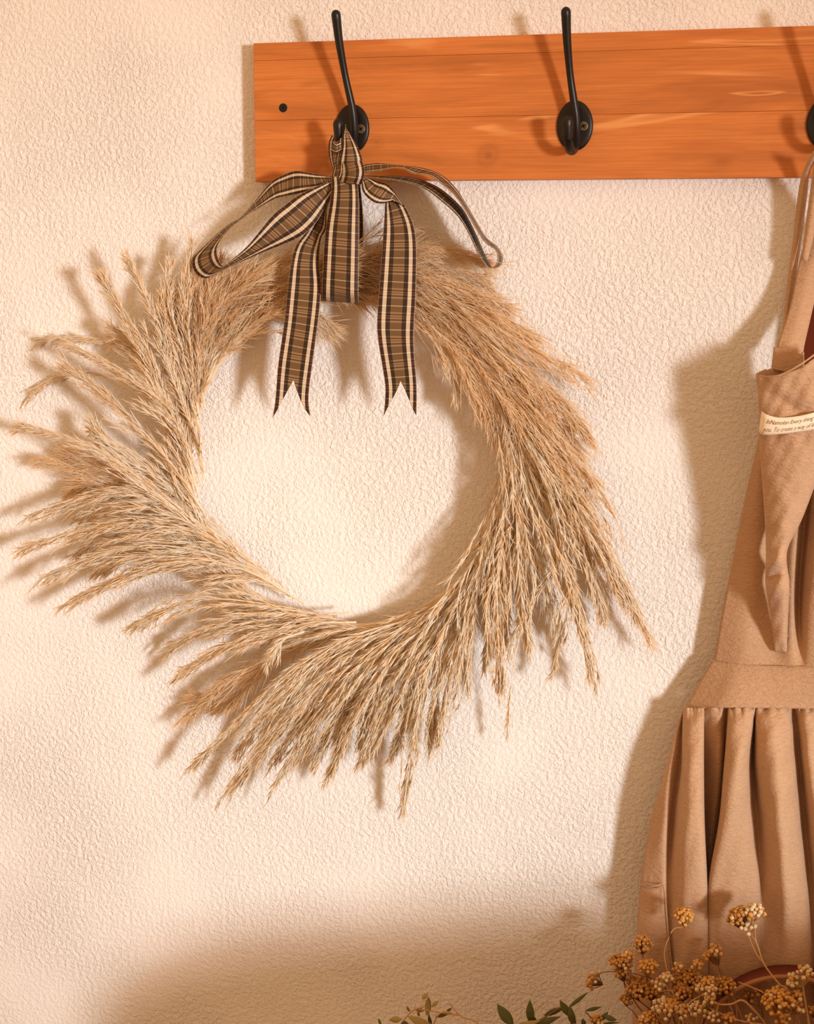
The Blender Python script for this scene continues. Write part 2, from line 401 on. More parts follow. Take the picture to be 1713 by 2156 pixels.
def plume(path, width, kind, nb=None):
    """A pampas plume: a bent stem with many fine branches swept along it, each set with spikelets."""
    ax = cr(path, 40); ax = P(ax[:, 0], ax[:, 1], ax[:, 2])
    L = np.linalg.norm(np.diff(ax, axis=0), axis=1).sum()
    w = width * .0005
    parts = [tube_arrays(ax[None, ::3], np.linspace(.0014, .0004, 14)[None], 5)]
    if kind == 'fluff': nb = nb or 44; k = 15; sl = (.022, .040); sr = (.00026, .00048); dev = .15
    elif kind == 'thin': nb = nb or 7; k = 34; sl = (.014, .024); sr = (.00045, .0008); dev = .08
    else: nb = nb or 26; k = 27; sl = (.016, .030); sr = (.00040, .00085); dev = .075
    t0 = RNG.random(nb)**.9 * .82; span = (.30 + .30 * RNG.random(nb)) * (1 - .25 * t0)
    side_t = RNG.normal(0, 1, nb); side_n = RNG.normal(0, 1, nb)
    s = np.linspace(0, 1, 9)
    tt = t0[:, None] + s[None] * span[:, None]
    tt = np.where(tt > .92, .92 + (tt - .92) * .45, tt)
    p, d = extrap(ax, tt)
    Y = np.array((0, -1., 0)); sv = unit(np.cross(d, Y))
    prof = (s**.8)[None] * np.clip(1.25 - t0[:, None] * .9, .25, 1) * np.clip((1.1 - tt) * 1.9, .12, 1)
    p = p + sv * (side_t[:, None] * prof * w * .62)[..., None] + Y * (np.abs(side_n[:, None]) * prof * w * .42 - .1 * w)[..., None]
    ph = RNG.random((nb, 1)) * 6.3; fr = RNG.uniform(2, 5, (nb, 1)); am = RNG.normal(0, .0022, (nb, 1)) * (1.6 if kind == 'fluff' else 1)
    p = p + sv * (am * s * np.sin(ph + fr * s))[..., None]
    p[:, :, 2] -= RNG.uniform(0, .010, (nb, 1)) * s**2.5
    p[:, :, 1] = np.minimum(p[:, :, 1], -.004)
    parts.append(tube_arrays(p, np.linspace(.00038, .00018, 9)[None].repeat(nb, 0), 3))
    # spikelets
    q = RNG.random((nb, k))**.8 * .98; u = q * 8; i = np.minimum(u.astype(int), 7); fr = (u - i)[..., None]
    bi = np.arange(nb)[:, None]
    sp = p[bi, i] * (1 - fr) + p[bi, i + 1] * fr; sd = unit(p[bi, i + 1] - p[bi, i])
    sp = sp.reshape(-1, 3); sd = sd.reshape(-1, 3); n = len(sp)
    sd = unit(sd + RNG.normal(0, dev, (n, 3)))
    ln = RNG.uniform(*sl, n) * (1 - .35 * q.ravel()); r = RNG.uniform(*sr, n)
    bend = RNG.normal(0, .14, (n, 3)) * ln[:, None]; bend[:, 2] -= .05 * ln
    if kind == 'fluff':
        S = np.array((0, .3, .65, 1.)); rr = np.array((.6, 1, .7, .1))
    else:
        S = np.array((0, .3, .65, 1.)); rr = np.array((.3, 1, .75, .08))
    pts = sp[:, None] + sd[:, None] * (ln[:, None] * S)[..., None] + bend[:, None] * (S**2)[None, :, None]
    pts[:, :, 1] = np.minimum(pts[:, :, 1], -.0025)
    parts.append(tube_arrays(pts, r[:, None] * rr[None], 3))
    v, f = merge(parts)
    return link('pampas_plume', new_mesh('pampas_plume', v, f), M['fluff' if kind == 'fluff' else 'straw'], wreath)

# stem paths in photo pixels, base to tip, going clockwise from the upper left: points, width px, kind, z at base, middle, tip (mm)
HERO = [
    ([(430, 780), (450, 680), (520, 590), (610, 540)], 60, 'fluff', 34, 52, 42),
    ([(435, 770), (520, 690), (600, 650), (690, 685)], 52, 'fluff', 34, 50, 40),
    ([(540, 650), (640, 585), (760, 560), (860, 560)], 62, 'fluff', 30, 44, 40),
    ([(640, 600), (760, 548), (880, 520), (1020, 545)], 60, 'fluff', 28, 40, 34),
    ([(700, 610), (800, 580), (920, 595), (1060, 640)], 62, 'fluff', 30, 48, 40),
    ([(760, 590), (880, 605), (1030, 680), (1215, 785)], 52, 'fluff', 30, 50, 44),
    ([(830, 640), (930, 720), (1000, 820), (1040, 910)], 40, 'fluff', 34, 50, 44),
    ([(870, 630), (910, 710), (940, 760), (963, 825)], 20, 'thin', 34, 46, 40),
    ([(860, 610), (1000, 700), (1120, 800), (1235, 905)], 58, 'fluff', 32, 56, 46),
    ([(930, 680), (1040, 790), (1150, 910), (1240, 1010)], 58, 'fluff', 32, 58, 46),
    ([(990, 750), (1080, 890), (1160, 1050), (1190, 1200)], 58, 'wheat', 34, 62, 50),
    ([(1000, 770), (1120, 900), (1230, 1060), (1325, 1260)], 56, 'fluff', 32, 52, 40),
    ([(1040, 850), (1150, 990), (1240, 1120), (1310, 1240)], 60, 'wheat', 34, 58, 44),
    ([(1060, 900), (1120, 1050), (1190, 1200), (1240, 1380)], 46, 'wheat', 36, 62, 44),
    ([(1060, 900), (1085, 1050), (1090, 1190), (1105, 1310)], 58, 'wheat', 36, 66, 56),
    ([(1062, 950), (1055, 1100), (1045, 1250), (1050, 1400)], 56, 'wheat', 36, 66, 54),
    ([(1065, 1000), (1030, 1130), (985, 1260), (985, 1400)], 50, 'wheat', 34, 58, 46),
    ([(1180, 1180), (1120, 1255), (1085, 1370), (1072, 1500)], 34, 'thin', 50, 58, 40),
    ([(1180, 1130), (1200, 1230), (1190, 1300), (1168, 1375)], 22, 'thin', 50, 58, 44),
    ([(1050, 1080), (1000, 1240), (960, 1380), (930, 1520)], 56, 'wheat', 34, 60, 44),
    ([(1030, 1150), (950, 1300), (890, 1450), (855, 1640)], 46, 'wheat', 34, 60, 40),
    ([(1010, 1200), (930, 1310), (845, 1430), (780, 1560)], 56, 'wheat', 34, 60, 42),
    ([(960, 1260), (860, 1350), (770, 1470), (705, 1600)], 54, 'wheat', 34, 60, 42),
    ([(930, 1280), (820, 1350), (700, 1470), (600, 1620)], 50, 'wheat', 34, 60, 42),
    ([(880, 1300), (760, 1360), (630, 1480), (505, 1630)], 50, 'wheat', 34, 62, 44),
    ([(850, 1308), (720, 1350), (570, 1460), (432, 1585)], 34, 'wheat', 36, 74, 52),
    ([(780, 1312), (650, 1355), (500, 1420), (400, 1500)], 24, 'fluff', 26, 36, 30),
    ([(750, 1310), (640, 1315), (500, 1350), (375, 1420)], 30, 'wheat', 32, 56, 52),
    ([(700, 1300), (580, 1275), (430, 1262), (290, 1308)], 46, 'wheat', 34, 60, 58),
    ([(640, 1330), (600, 1345), (575, 1370), (553, 1400)], 14, 'thin', 50, 64, 66),
    ([(640, 1270), (500, 1195), (330, 1190), (155, 1260)], 44, 'wheat', 34, 58, 58),
    ([(600, 1250), (460, 1170), (280, 1150), (95, 1210)], 44, 'wheat', 34, 56, 56),
    ([(560, 1210), (420, 1120), (260, 1100), (55, 1148)], 44, 'wheat', 34, 58, 58),
    ([(500, 1170), (380, 1075), (250, 1035), (75, 1080)], 46, 'wheat', 34, 58, 54),
    ([(480, 1150), (370, 1060), (230, 1010), (95, 968)], 54, 'fluff', 26, 36, 34),
    ([(455, 1150), (345, 1050), (205, 945), (40, 893)], 28, 'wheat', 38, 76, 66),
    ([(430, 1080), (340, 950), (240, 850), (140, 770)], 30, 'wheat', 36, 62, 58),
    ([(420, 1050), (375, 905), (300, 815), (135, 712)], 36, 'wheat', 36, 72, 60),
    ([(420, 1000), (350, 850), (300, 740), (214, 582)], 22, 'wheat', 36, 66, 62),
    ([(420, 950), (370, 800), (330, 680), (276, 552)], 22, 'wheat', 36, 66, 62),
    ([(420, 900), (375, 760), (350, 660), (352, 560)], 30, 'wheat', 36, 60, 56),
    ([(420, 880), (395, 740), (390, 640), (402, 515)], 34, 'wheat', 36, 60, 54),
    ([(430, 850), (410, 730), (430, 640), (455, 560)], 50, 'fluff', 34, 56, 48),
]
BACK = [
    ([(320, 850), (220, 790), (140, 785), (50, 828)], 20, 'thin', 16, 12, 8),
    ([(350, 780), (240, 725), (170, 708), (90, 712)], 24, 'thin', 16, 12, 8),
    ([(430, 1010), (400, 900), (350, 800), (240, 690)], 26, 'wheat', 30, 50, 46),
    ([(640, 1345), (560, 1400), (480, 1480), (420, 1470)], 16, 'fluff', 20, 24, 20),
    ([(430, 1100), (330, 1000), (230, 930), (200, 890)], 30, 'wheat', 30, 56, 56),
]
def path3(pts, zs):
    p = cr(np.array(pts, float), 4); z = np.array((zs[0], zs[0] * .4 + zs[1] * .6, zs[1], zs[2]))
    return np.column_stack((p, z))
for i, (pts, wd, kd, a, b, c) in enumerate(HERO + BACK):
    if 9 < i < 26: pts = pts[:3] + [tuple(np.array(pts[2]) + 1.22 * (np.array(pts[3]) - np.array(pts[2])))]
    plume(path3(pts, (a, b, c)), wd * (1.25 if 9 < i < 14 or 18 < i < 25 else .78 if 34 < i < 41 else 1), kd)
for i in range(len(HERO)):                         # fuller second layer between neighbours, a little behind
    A, B = HERO[i], HERO[(i + 1) % len(HERO)]
    if 'thin' in (A[2], B[2]) or i in (25, 26, 35, 36, 38, 39): continue
    m = (np.array(A[0], float) + np.array(B[0], float)) / 2
    m += RNG.normal(0, 7, (4, 2)); lf = i >= 29; m[3] = m[3] * (.5 if lf else .86) + m[2] * (.5 if lf else .14)
    plume(path3(m, (26, (A[4] + B[4]) / 2 - 14, 30)), min(A[1], B[1]) * 1.0 + 6, 'fluff' if 'fluff' in (A[2], B[2]) else 'wheat')
for i in range(22):                                # short plumes hugging the ring
    t = 2 * math.pi * i / 22 - math.pi / 2
    q = [(735 + (r + 2) * math.cos(t + a), 968 + (r + 12) * math.sin(t + a)) for r, a in ((334, 0), (345, .22), (362, .46), (392, .68))]
    plume(path3(q, (30, 40, 36)), 24, 'fluff' if math.sin(t) < .1 and math.cos(t) > -.9 else 'wheat')

# ------------------------------------------------------------------ plaid ribbon bow
bow = thing('ribbon_bow', 'brown, cream and wine plaid ribbon bow tied on the left hook above the wreath', 'bow', P(738, 385, 60))
RW = .0375
def square_rungs(A, B, n, sq=1.0):
    """Resample two ribbon edges so that the rungs between them run straight across the ribbon."""
    N = 600
    a = cr(A, N); b = cr(B, N); wa = P(*a.T); wb = P(*b.T)
    c = (wa + wb) / 2; s = np.concatenate(([0], np.cumsum(np.linalg.norm(np.diff(c, axis=0), axis=1)))); s /= s[-1]
    t = np.linspace(0, 1, N); win = int(N * .09); j = np.zeros(N); i0 = np.zeros(N)
    tan = unit(np.gradient(c, axis=0))
    for i in range(N):
        lo, hi = max(0, i - win), min(N, i + win + 1)
        j[i] = lo + np.argmin(np.abs(((wb[lo:hi] - c[i]) * tan[i]).sum(1)) + .002 * np.abs(np.arange(lo, hi) - i) / win)
        i0[i] = lo + np.argmin(np.abs(((wa[lo:hi] - c[i]) * tan[i]).sum(1)) + .002 * np.abs(np.arange(lo, hi) - i) / win)
    e = sq * np.minimum(1, np.minimum(t, 1 - t) / .05)           # keep the ends as drawn
    j = np.arange(N) * (1 - e) + j * e; i0 = np.arange(N) * (1 - e) + i0 * e
    ker = np.ones(41) / 41
    sm = lambda x: np.convolve(np.concatenate((x[0] - np.arange(20, 0, -1), x, x[-1] + np.arange(1, 21))), ker, 'valid')
    j = np.clip(np.maximum.accumulate(sm(j)), 0, N - 1); i0 = np.clip(np.maximum.accumulate(sm(i0)), 0, N - 1)
    q = np.interp(np.linspace(0, 1, n), s, np.arange(N))
    ia, ib = np.interp(q, np.arange(N), i0), np.interp(q, np.arange(N), j)
    g = lambda x, k: np.stack([np.interp(k, np.arange(N), x[:, d]) for d in range(3)], -1)
    return g(a, ia), g(b, ib)
def strip_arrays(A, B, n=60, m=7, v0=0.0, bow_z=0.0, notch=None, sq=1.0):
    """Ribbon between two edge polylines of (px,py,z)."""
    a, b = square_rungs(A, B, n, sq); u = np.linspace(0, 1, m)
    g = a[:, None] * (1 - u)[None, :, None] + b[:, None] * u[None, :, None]
    g[..., 2] += bow_z * (1 - (2 * u - 1)**2)[None]
    w = P(g[..., 0], g[..., 1], g[..., 2])
    c = w[:, m // 2]; vv = v0 + np.concatenate(([0], np.cumsum(np.linalg.norm(np.diff(c, axis=0), axis=1)))) / RW
    uv = np.stack(np.broadcast_arrays(u[None], vv[:, None]), -1).copy()
    if notch:                                   # swallow-tail end: pull the middle of the last rows up
        for j, x in enumerate(u):
            cut = notch * (1 - abs(2 * x - 1))
            tot = vv[-1]; lim = tot - cut
            newv = np.minimum(vv, tot) - v0
            sc = (lim - v0) / (tot - v0)
            tgt = newv * sc + v0
            for d in range(3): w[:, j, d] = np.interp(tgt, vv, w[:, j, d].copy())
            uv[:, j, 1] = tgt
    return w, uv
def ribbon(name, pieces, parent=bow):
    vs, fs, us, n = [], [], [], 0
    for w, uv in pieces:
        r, c = w.shape[:2]; vs.append(w.reshape(-1, 3)); us.append(uv.reshape(-1, 2)); fs.append(grid_faces(r, c, off=n)); n += r * c
    o = link(name, new_mesh(name, np.vstack(vs), np.vstack(fs), np.vstack(us)), M['plaid'], parent)
    m = o.modifiers.new('thickness', 'SOLIDIFY'); m.thickness = .0004; m.offset = 0
    return o
def zc(ox, oy, sc, pts, zs):
    zz = cr(np.asarray(zs, float)[:, None], len(pts))[:, 0]
    return [(ox + x / sc, oy + y / sc, z) for (x, y), z in zip(pts, zz)]
Z5 = lambda p, z: zc(380, 330, 5.038, p, z)
Z6 = lambda p, z: zc(740, 330, 5.038, p, z)
Z3 = lambda p, z: zc(540, 380, 4.147, p, z)
# left loop: back strand out to the left, round the turn, front strand back to the knot
ribbon('ribbon_loop', [strip_arrays(
    Z5([(1640, 215), (1440, 185), (1240, 150), (1100, 190), (960, 270), (800, 460), (640, 640), (480, 740), (200, 1000), (125, 1100), (150, 1220), (260, 1290), (420, 1215), (830, 1030), (1230, 870), (1400, 740), (1510, 580), (1640, 310)],
       (66, 56, 52, 52, 56, 62, 68, 74, 74, 70)),
    Z5([(1660, 250), (1500, 330), (1240, 392), (1100, 425), (1000, 450), (820, 550), (700, 625), (520, 770), (410, 910), (385, 1000), (405, 1090), (440, 1150), (480, 1140), (700, 955), (960, 640), (1110, 510), (1300, 380), (1680, 215)],
       (68, 66, 64, 66, 68, 72, 84, 86, 82, 72)), 150, 9, sq=.3)])
# right loop, seen almost edge on
ribbon('ribbon_loop', [strip_arrays(
    Z6([(60, 120), (140, 90), (280, 70), (500, 90), (750, 120), (960, 200), (1100, 330), (1200, 480), (1330, 700), (1430, 860), (1540, 950), (1602, 1060), (1580, 1150), (1500, 1180), (1450, 1120), (1380, 960), (1290, 760), (1180, 560), (1020, 400), (850, 290), (600, 215), (120, 200)],
       (66, 52, 46, 44, 46, 46, 46, 46, 50, 66)),
    Z6([(60, 180), (140, 172), (300, 150), (510, 112), (650, 180), (790, 190), (900, 250), (1080, 400), (1215, 590), (1330, 790), (1420, 915), (1530, 1000), (1540, 1120), (1470, 1180), (1400, 1120), (1330, 1010), (1225, 790), (1120, 630), (960, 480), (760, 335), (540, 265), (120, 205)],
       (70, 76, 80, 82, 82, 82, 82, 82, 78, 70)), 170, 7, sq=.3)])
# tails with swallow-tail ends
ribbon('ribbon_tail', [strip_arrays(
    Z3([(640, 120), (560, 240), (440, 440), (350, 560), (305, 700), (270, 950), (240, 1250), (190, 1600), (165, 1900), (140, 2075)], (64, 64, 66, 70, 72, 70, 68, 66)),
    Z3([(665, 130), (615, 240), (605, 420), (560, 520), (545, 720), (562, 930), (545, 1170), (495, 1550), (455, 1880), (470, 2065)], (64, 62, 64, 68, 72, 70, 68, 66)), 110, 21, .2, notch=1.08)])
ribbon('ribbon_tail', [
    strip_arrays(Z6([(70, 190), (140, 212), (280, 262), (390, 295), (470, 400), (560, 530)], (70, 72, 72, 66)), Z6([(60, 230), (104, 260), (125, 380), (230, 480), (330, 495), (440, 462)], (72, 82, 84, 78)), 50, 9, .1, 3),
    strip_arrays(Z3([(1125, 175), (1120, 240), (1110, 400), (1080, 800), (1053, 1200), (1062, 1400), (1118, 1750), (1122, 1900), (1108, 2062)], (66, 70, 74, 74, 70, 66)),
                 Z3([(1240, 150), (1310, 250), (1372, 400), (1396, 600), (1390, 1000), (1372, 1400), (1395, 1750), (1398, 1900), (1395, 2052)], (66, 68, 72, 74, 70, 66)), 110, 21, .35, notch=1.0)])
# long loop that carries the wreath: front strand, round under the ring, back strand
ribbon('hanging_band', [strip_arrays(
    Z3([(650, -40), (655, 40), (640, 200), (600, 450), (578, 800), (570, 980), (572, 1040), (590, 1020), (620, 700), (700, 200), (720, -30)], (72, 78, 80, 82, 80, 76, 58, 30, 24, 30, 60)),
    Z3([(860, -40), (882, 30), (892, 200), (892, 600), (888, 900), (888, 1000), (892, 1045), (895, 1020), (930, 450), (905, 60), (860, -30)], (74, 80, 82, 84, 82, 78, 60, 30, 24, 36, 60)), 120, 9, .4, 1.5)])
# loop over the hook's prong
ribbon('hook_loop', [
    strip_arrays([(728, 262, 62), (723, 285, 66), (720, 310, 68), (713, 338, 68), (708, 352, 66)], [(726, 266, 56), (740, 288, 58), (752, 308, 62), (762, 332, 66), (766, 352, 66)], 30, 9, 0, 4),
    strip_arrays([(699, 284, 46), (692, 300, 50), (692, 325, 54), (697, 345, 58), (706, 368, 60)], [(722, 292, 62), (721, 310, 64), (716, 326, 64), (712, 342, 64), (716, 366, 62)], 30, 9, .3, 2),
    strip_arrays([(702, 296, 66), (708, 302, 70), (718, 298, 68)], [(696, 318, 60), (707, 322, 66), (720, 316, 66)], 14, 7, .1, 1)])
# knot: a strip wrapped round the gathered strands
kn = []
ribbon('ribbon_knot', [
    strip_arrays([(712, 342, 66), (716, 358, 74), (714, 374, 76), (710, 388, 70)], [(762, 338, 70), (767, 356, 80), (766, 372, 82), (760, 388, 74)], 24, 13, .1, 9),
    strip_arrays([(704, 352, 60), (700, 366, 64), (697, 376, 62)], [(722, 345, 74), (722, 362, 80), (716, 380, 76)], 14, 7, .5, 3)])

# ------------------------------------------------------------------ linen apron
apron = thing('linen_apron', 'tan linen apron with gathered skirt hanging from the right-hand hook', 'apron', P(1560, 2150, 30))
def cols(xs, ys, zs):
    return [[(x, y, z) for x, y, z in zip(cx, ys, cz)] for cx, cz in zip(xs, zs)]
# skirt: control columns across the folds, rows down
ys = (1490, 1530, 1617, 1728, 1867, 2006, 2173, 2320)
SK = [  # x at each row / z at each row
    ((1438, 1425, 1401, 1370, 1348, 1338, 1331, 1326), (33, 37, 42, 42, 40, 38, 38, 38)),
    ((1439, 1428, 1412, 1400, 1392, 1390, 1388, 1386), (35, 41, 50, 58, 54, 50, 50, 50)),
    ((1440, 1436, 1431, 1414, 1408, 1410, 1410, 1410), (33, 34, 36, 42, 48, 48, 48, 48)),
    ((1441, 1439, 1438, 1430, 1425, 1428, 1430, 1430), (40, 46, 58, 66, 62, 58, 56, 56)),
    ((1459, 1458, 1456, 1453, 1445, 1448, 1450, 1450), (46, 55, 71, 82, 76, 70, 68, 68)),
    ((1480, 1480, 1480, 1481, 1486, 1488, 1490, 1491), (47, 54, 65, 74, 72, 68, 66, 66)),
    ((1479, 1476, 1474, 1476, 1482, 1486, 1488, 1489), (46, 36, 28, 24, 24, 26, 26, 26)),
    ((1512, 1512, 1512, 1501, 1490, 1489, 1489, 1489), (58, 52, 42, 30, 26, 26, 26, 26)),
    ((1531, 1529, 1524, 1514, 1496, 1492, 1491, 1491), (46, 36, 28, 24, 24, 26, 26, 26)),
    ((1537, 1534, 1526, 1515, 1492, 1489, 1489, 1489), (58, 64, 68, 70, 66, 62, 60, 60)),
    ((1562, 1558, 1550, 1534, 1524, 1520, 1520, 1520), (62, 72, 84, 84, 74, 68, 66, 66)),
    ((1587, 1581, 1573, 1577, 1588, 1590, 1592, 1592), (58, 66, 72, 70, 70, 66, 64, 64)),
    ((1590, 1587, 1584, 1594, 1604, 1606, 1608, 1608), (44, 40, 42, 50, 60, 60, 60, 60)),
    ((1594, 1595, 1600, 1616, 1630, 1636, 1640, 1642), (58, 66, 74, 78, 74, 70, 68, 68)),
    ((1621, 1626, 1634, 1641, 1653, 1660, 1665, 1668), (62, 76, 92, 96, 90, 80, 76, 74)),
    ((1654, 1660, 1668, 1677, 1690, 1700, 1705, 1708), (58, 64, 72, 76, 74, 70, 70, 70)),
    ((1670, 1676, 1684, 1694, 1708, 1715, 1720, 1722), (44, 44, 46, 50, 54, 56, 56, 56)),
    ((1688, 1696, 1705, 1720, 1735, 1745, 1750, 1752), (60, 68, 80, 84, 82, 78, 76, 76)),
    ((1725, 1738, 1752, 1770, 1785, 1795, 1800, 1802), (60, 62, 64, 66, 68, 68, 68, 68)),
    ((1770, 1790, 1815, 1840, 1860, 1870, 1880, 1885), (58, 62, 70, 72, 72, 70, 70, 70)),
]
def gathers(g):
    t = np.linspace(0, 1, g.shape[0])[:, None]; x = g[..., 0]
    g[..., 2] += np.exp(-(t / .055)**1.2) * (2.4 * np.sin(x * .30 + 2.2 * np.sin(x * .045)) + 1.2 * np.sin(x * .71 + 1.5 * np.sin(x * .09)) - 1.5)
    g[..., 2] += 1.2 * np.sin(x * .11 + t * 30) * np.sin(t * 17 + x * .03)
    return g
loft('skirt', cols([a for a, b in SK], ys, [b for a, b in SK]), LM, apron, 120, 8, ripple=gathers)
# waistband
wb_y0 = (1391, 1399, 1402, 1403, 1403, 1402, 1400)
loft('waistband', [[(1499, 1391, 27), (1470, 1440, 29), (1437, 1499, 33)], [(1528, 1395, 35), (1508, 1442, 41), (1484, 1492, 48)], [(1560, 1398, 42), (1547, 1445, 52), (1532, 1490, 60)],
                   [(1630, 1402, 48), (1624, 1445, 56), (1618, 1491, 62)], [(1690, 1403, 54), (1690, 1446, 60), (1690, 1492, 63)], [(1740, 1402, 58), (1742, 1446, 62), (1744, 1492, 62)], [(1800, 1400, 60), (1804, 1446, 62), (1808, 1492, 60)]],
     LM, apron, 24, 6)
# bib panel
by = (800, 905, 1050, 1200, 1300, 1411)
loft('bib_panel', cols([(1622, 1601, 1568, 1538, 1518, 1499), (1634, 1618, 1600, 1585, 1572, 1560), (1662, 1650, 1640, 1632, 1630, 1630), (1700, 1690, 1680, 1668, 1665, 1665), (1728, 1715, 1700, 1686, 1683, 1690), (1776, 1760, 1735, 1714, 1706, 1712), (1830, 1820, 1800, 1790, 1790, 1800)],
                       by, [(60, 40, 32, 28, 26, 26), (60, 46, 40, 38, 38, 43), (50, 34, 28, 28, 34, 47), (48, 40, 40, 44, 46, 52), (46, 30, 24, 26, 34, 54), (60, 60, 62, 62, 60, 56), (66, 66, 66, 66, 64, 60)]), LM, apron, 60, 8)
# bib front folded forward into a long soft pouch
fy = (785, 850, 930, 1080, 1160, 1230, 1300, 1372)
def crease(g):
    x, y = g[..., 0], g[..., 1]
    g[..., 2] += 1.1 * np.sin((x * .8 + y) * .09 + 1.3 * np.sin(y * .021)) * np.exp(-((y - 860) / 90)**2)
    g[..., 2] += .9 * np.sin(x * .12 - y * .055) * np.sin(y * .031 + 1) + .8 * np.sin(x * .21 + y * .11)
    q = (y - 1205) + (x - 1635) * .5
    g[..., 2] += 5 * np.exp(-((q + 26) / 18)**2) - 7 * np.exp(-((q - 4) / 13)**2) + 3 * np.exp(-((q - 40) / 16)**2)
    g[..., 2] -= 7 * np.exp(-(((x - 1655) * .55 - (y - 850)) / 16)**2) * np.exp(-((x - 1665) / 26)**2)
    return g
FX = [(1612, 1612, 1612, 1622, 1623, 1625, 1632, 1641), (1592, 1598, 1600, 1610, 1613, 1612, 1623, 1632), (1630, 1630, 1635, 1635, 1628, 1630, 1636, 1640), (1680, 1675, 1675, 1662, 1643, 1648, 1650, 1648), (1725, 1725, 1722, 1688, 1655, 1660, 1657, 1654), (1760, 1760, 1745, 1692, 1653, 1656, 1656, 1655)]
FZ = [(74, 74, 70, 60, 55, 52, 47, 46), (94, 94, 90, 80, 74, 70, 60, 48), (112, 108, 104, 95, 88, 84, 68, 50), (118, 114, 110, 98, 92, 88, 70, 51), (114, 112, 106, 86, 82, 78, 62, 50), (98, 96, 88, 70, 62, 60, 54, 48)]
cl = cols(FX, fy, FZ)
for c, dy in zip(cl, (-8, 3, 5, -8, -38, -50)): c[0] = (c[0][0], c[0][1] + dy, c[0][2])
loft('bib_pouch', cl, LM, apron, 90, 10, ripple=crease)
# inside of the bib seen over the rim, dark inner panel, straps
loft('bib_facing', [[(1594, 787, 92), (1597, 830, 90)], [(1622, 776, 72), (1622, 830, 70)], [(1660, 762, 62), (1660, 830, 60)], [(1692, 741, 58), (1692, 830, 56)]], LM, apron, 8, 6)
tag(loft('inner_panel', [[(1684, 640, 22), (1684, 760, 30), (1684, 870, 30)], [(1720, 600, 20), (1720, 760, 28), (1720, 870, 28)], [(1790, 590, 22), (1790, 760, 30), (1790, 870, 30)]], M['inner_panel'], apron, 12, 5), 'dark red-brown inner panel')
loft('strap', [[(1722, 372, 56), (1714, 440, 34), (1699, 487, 27), (1681, 557, 26), (1662, 648, 36), (1635, 730, 56), (1625, 776, 62)], [(1740, 380, 60), (1731, 450, 39), (1722, 500, 32), (1702, 570, 31), (1684, 660, 41), (1662, 736, 61), (1656, 782, 66)],
               [(1762, 380, 56), (1760, 460, 34), (1748, 500, 29), (1727, 580, 28), (1703, 680, 38), (1690, 742, 56), (1688, 790, 62)]], LM, apron, 50, 5)
loft('strap', [[(1712, 318, 62), (1691, 360, 40), (1680, 411, 26), (1669, 509, 18), (1657, 601, 18), (1648, 690, 26), (1640, 740, 40)], [(1716, 320, 66), (1699, 360, 46), (1690, 412, 31), (1677, 510, 22), (1664, 602, 22), (1653, 692, 29), (1650, 740, 42)],
               [(1722, 324, 60), (1704, 362, 40), (1697, 416, 25), (1684, 511, 15), (1672, 603, 15), (1660, 694, 24), (1662, 740, 38)]], LM, apron, 50, 4)
loft('strap', [[(1716, 322, 58), (1706, 400, 42), (1695, 480, 36), (1687, 545, 36)], [(1728, 326, 60), (1716, 400, 46), (1704, 480, 40), (1692, 548, 38)], [(1740, 330, 56), (1730, 400, 42), (1716, 480, 36), (1698, 552, 36)]], LM, apron, 30, 4)
loft('strap_tab', [[(1629, 731, 66), (1623, 778, 70)], [(1660, 737, 70), (1656, 784, 72)], [(1687, 744, 66), (1690, 752, 64), (1689, 792, 66)]][:2] + [[(1691, 748, 66), (1689, 792, 68)]], LM, apron, 14, 6)
# hem line along the pouch rim and stitched seams
def seam(pts, r=.0006, mat=LM, name='stitching'):
    v, f = tube([P(*p) for p in pts], [r] * len(pts), 40, 6)
    return link(name, new_mesh(name, v, f), mat, apron)
seam([(1499, 1392, 28), (1528, 1396, 36), (1560, 1399, 43), (1630, 1403, 49.5), (1690, 1404, 55.5), (1740, 1403, 59.5)])
seam([(1593, 790, 94.6), (1610, 794, 105), (1630, 793, 113), (1655, 784, 117), (1680, 770, 119), (1700, 757, 118), (1725, 738, 115)], .0009, name='rim_hem')
# side pocket on the skirt
loft('pocket', [[(1350, 1863, 42), (1344, 1930, 42), (1338, 2000, 41), (1334, 2060, 41), (1330, 2170, 41)], [(1374, 1869, 52), (1370, 1935, 52), (1366, 2000, 50), (1364, 2060, 49), (1360, 2170, 49)], [(1397, 1866, 54), (1403, 1930, 52), (1410, 2000, 51), (1420, 2060, 52), (1428, 2170, 52)]], LM, apron, 30, 6, .0016)
seam([(1349, 1862, 43.5), (1362, 1867, 50), (1374, 1866, 55), (1385, 1864, 56), (1397, 1866, 55.5), (1403, 1930, 53.5), (1410, 2000, 52.5), (1420, 2060, 53)], .0009, name='pocket_edge')
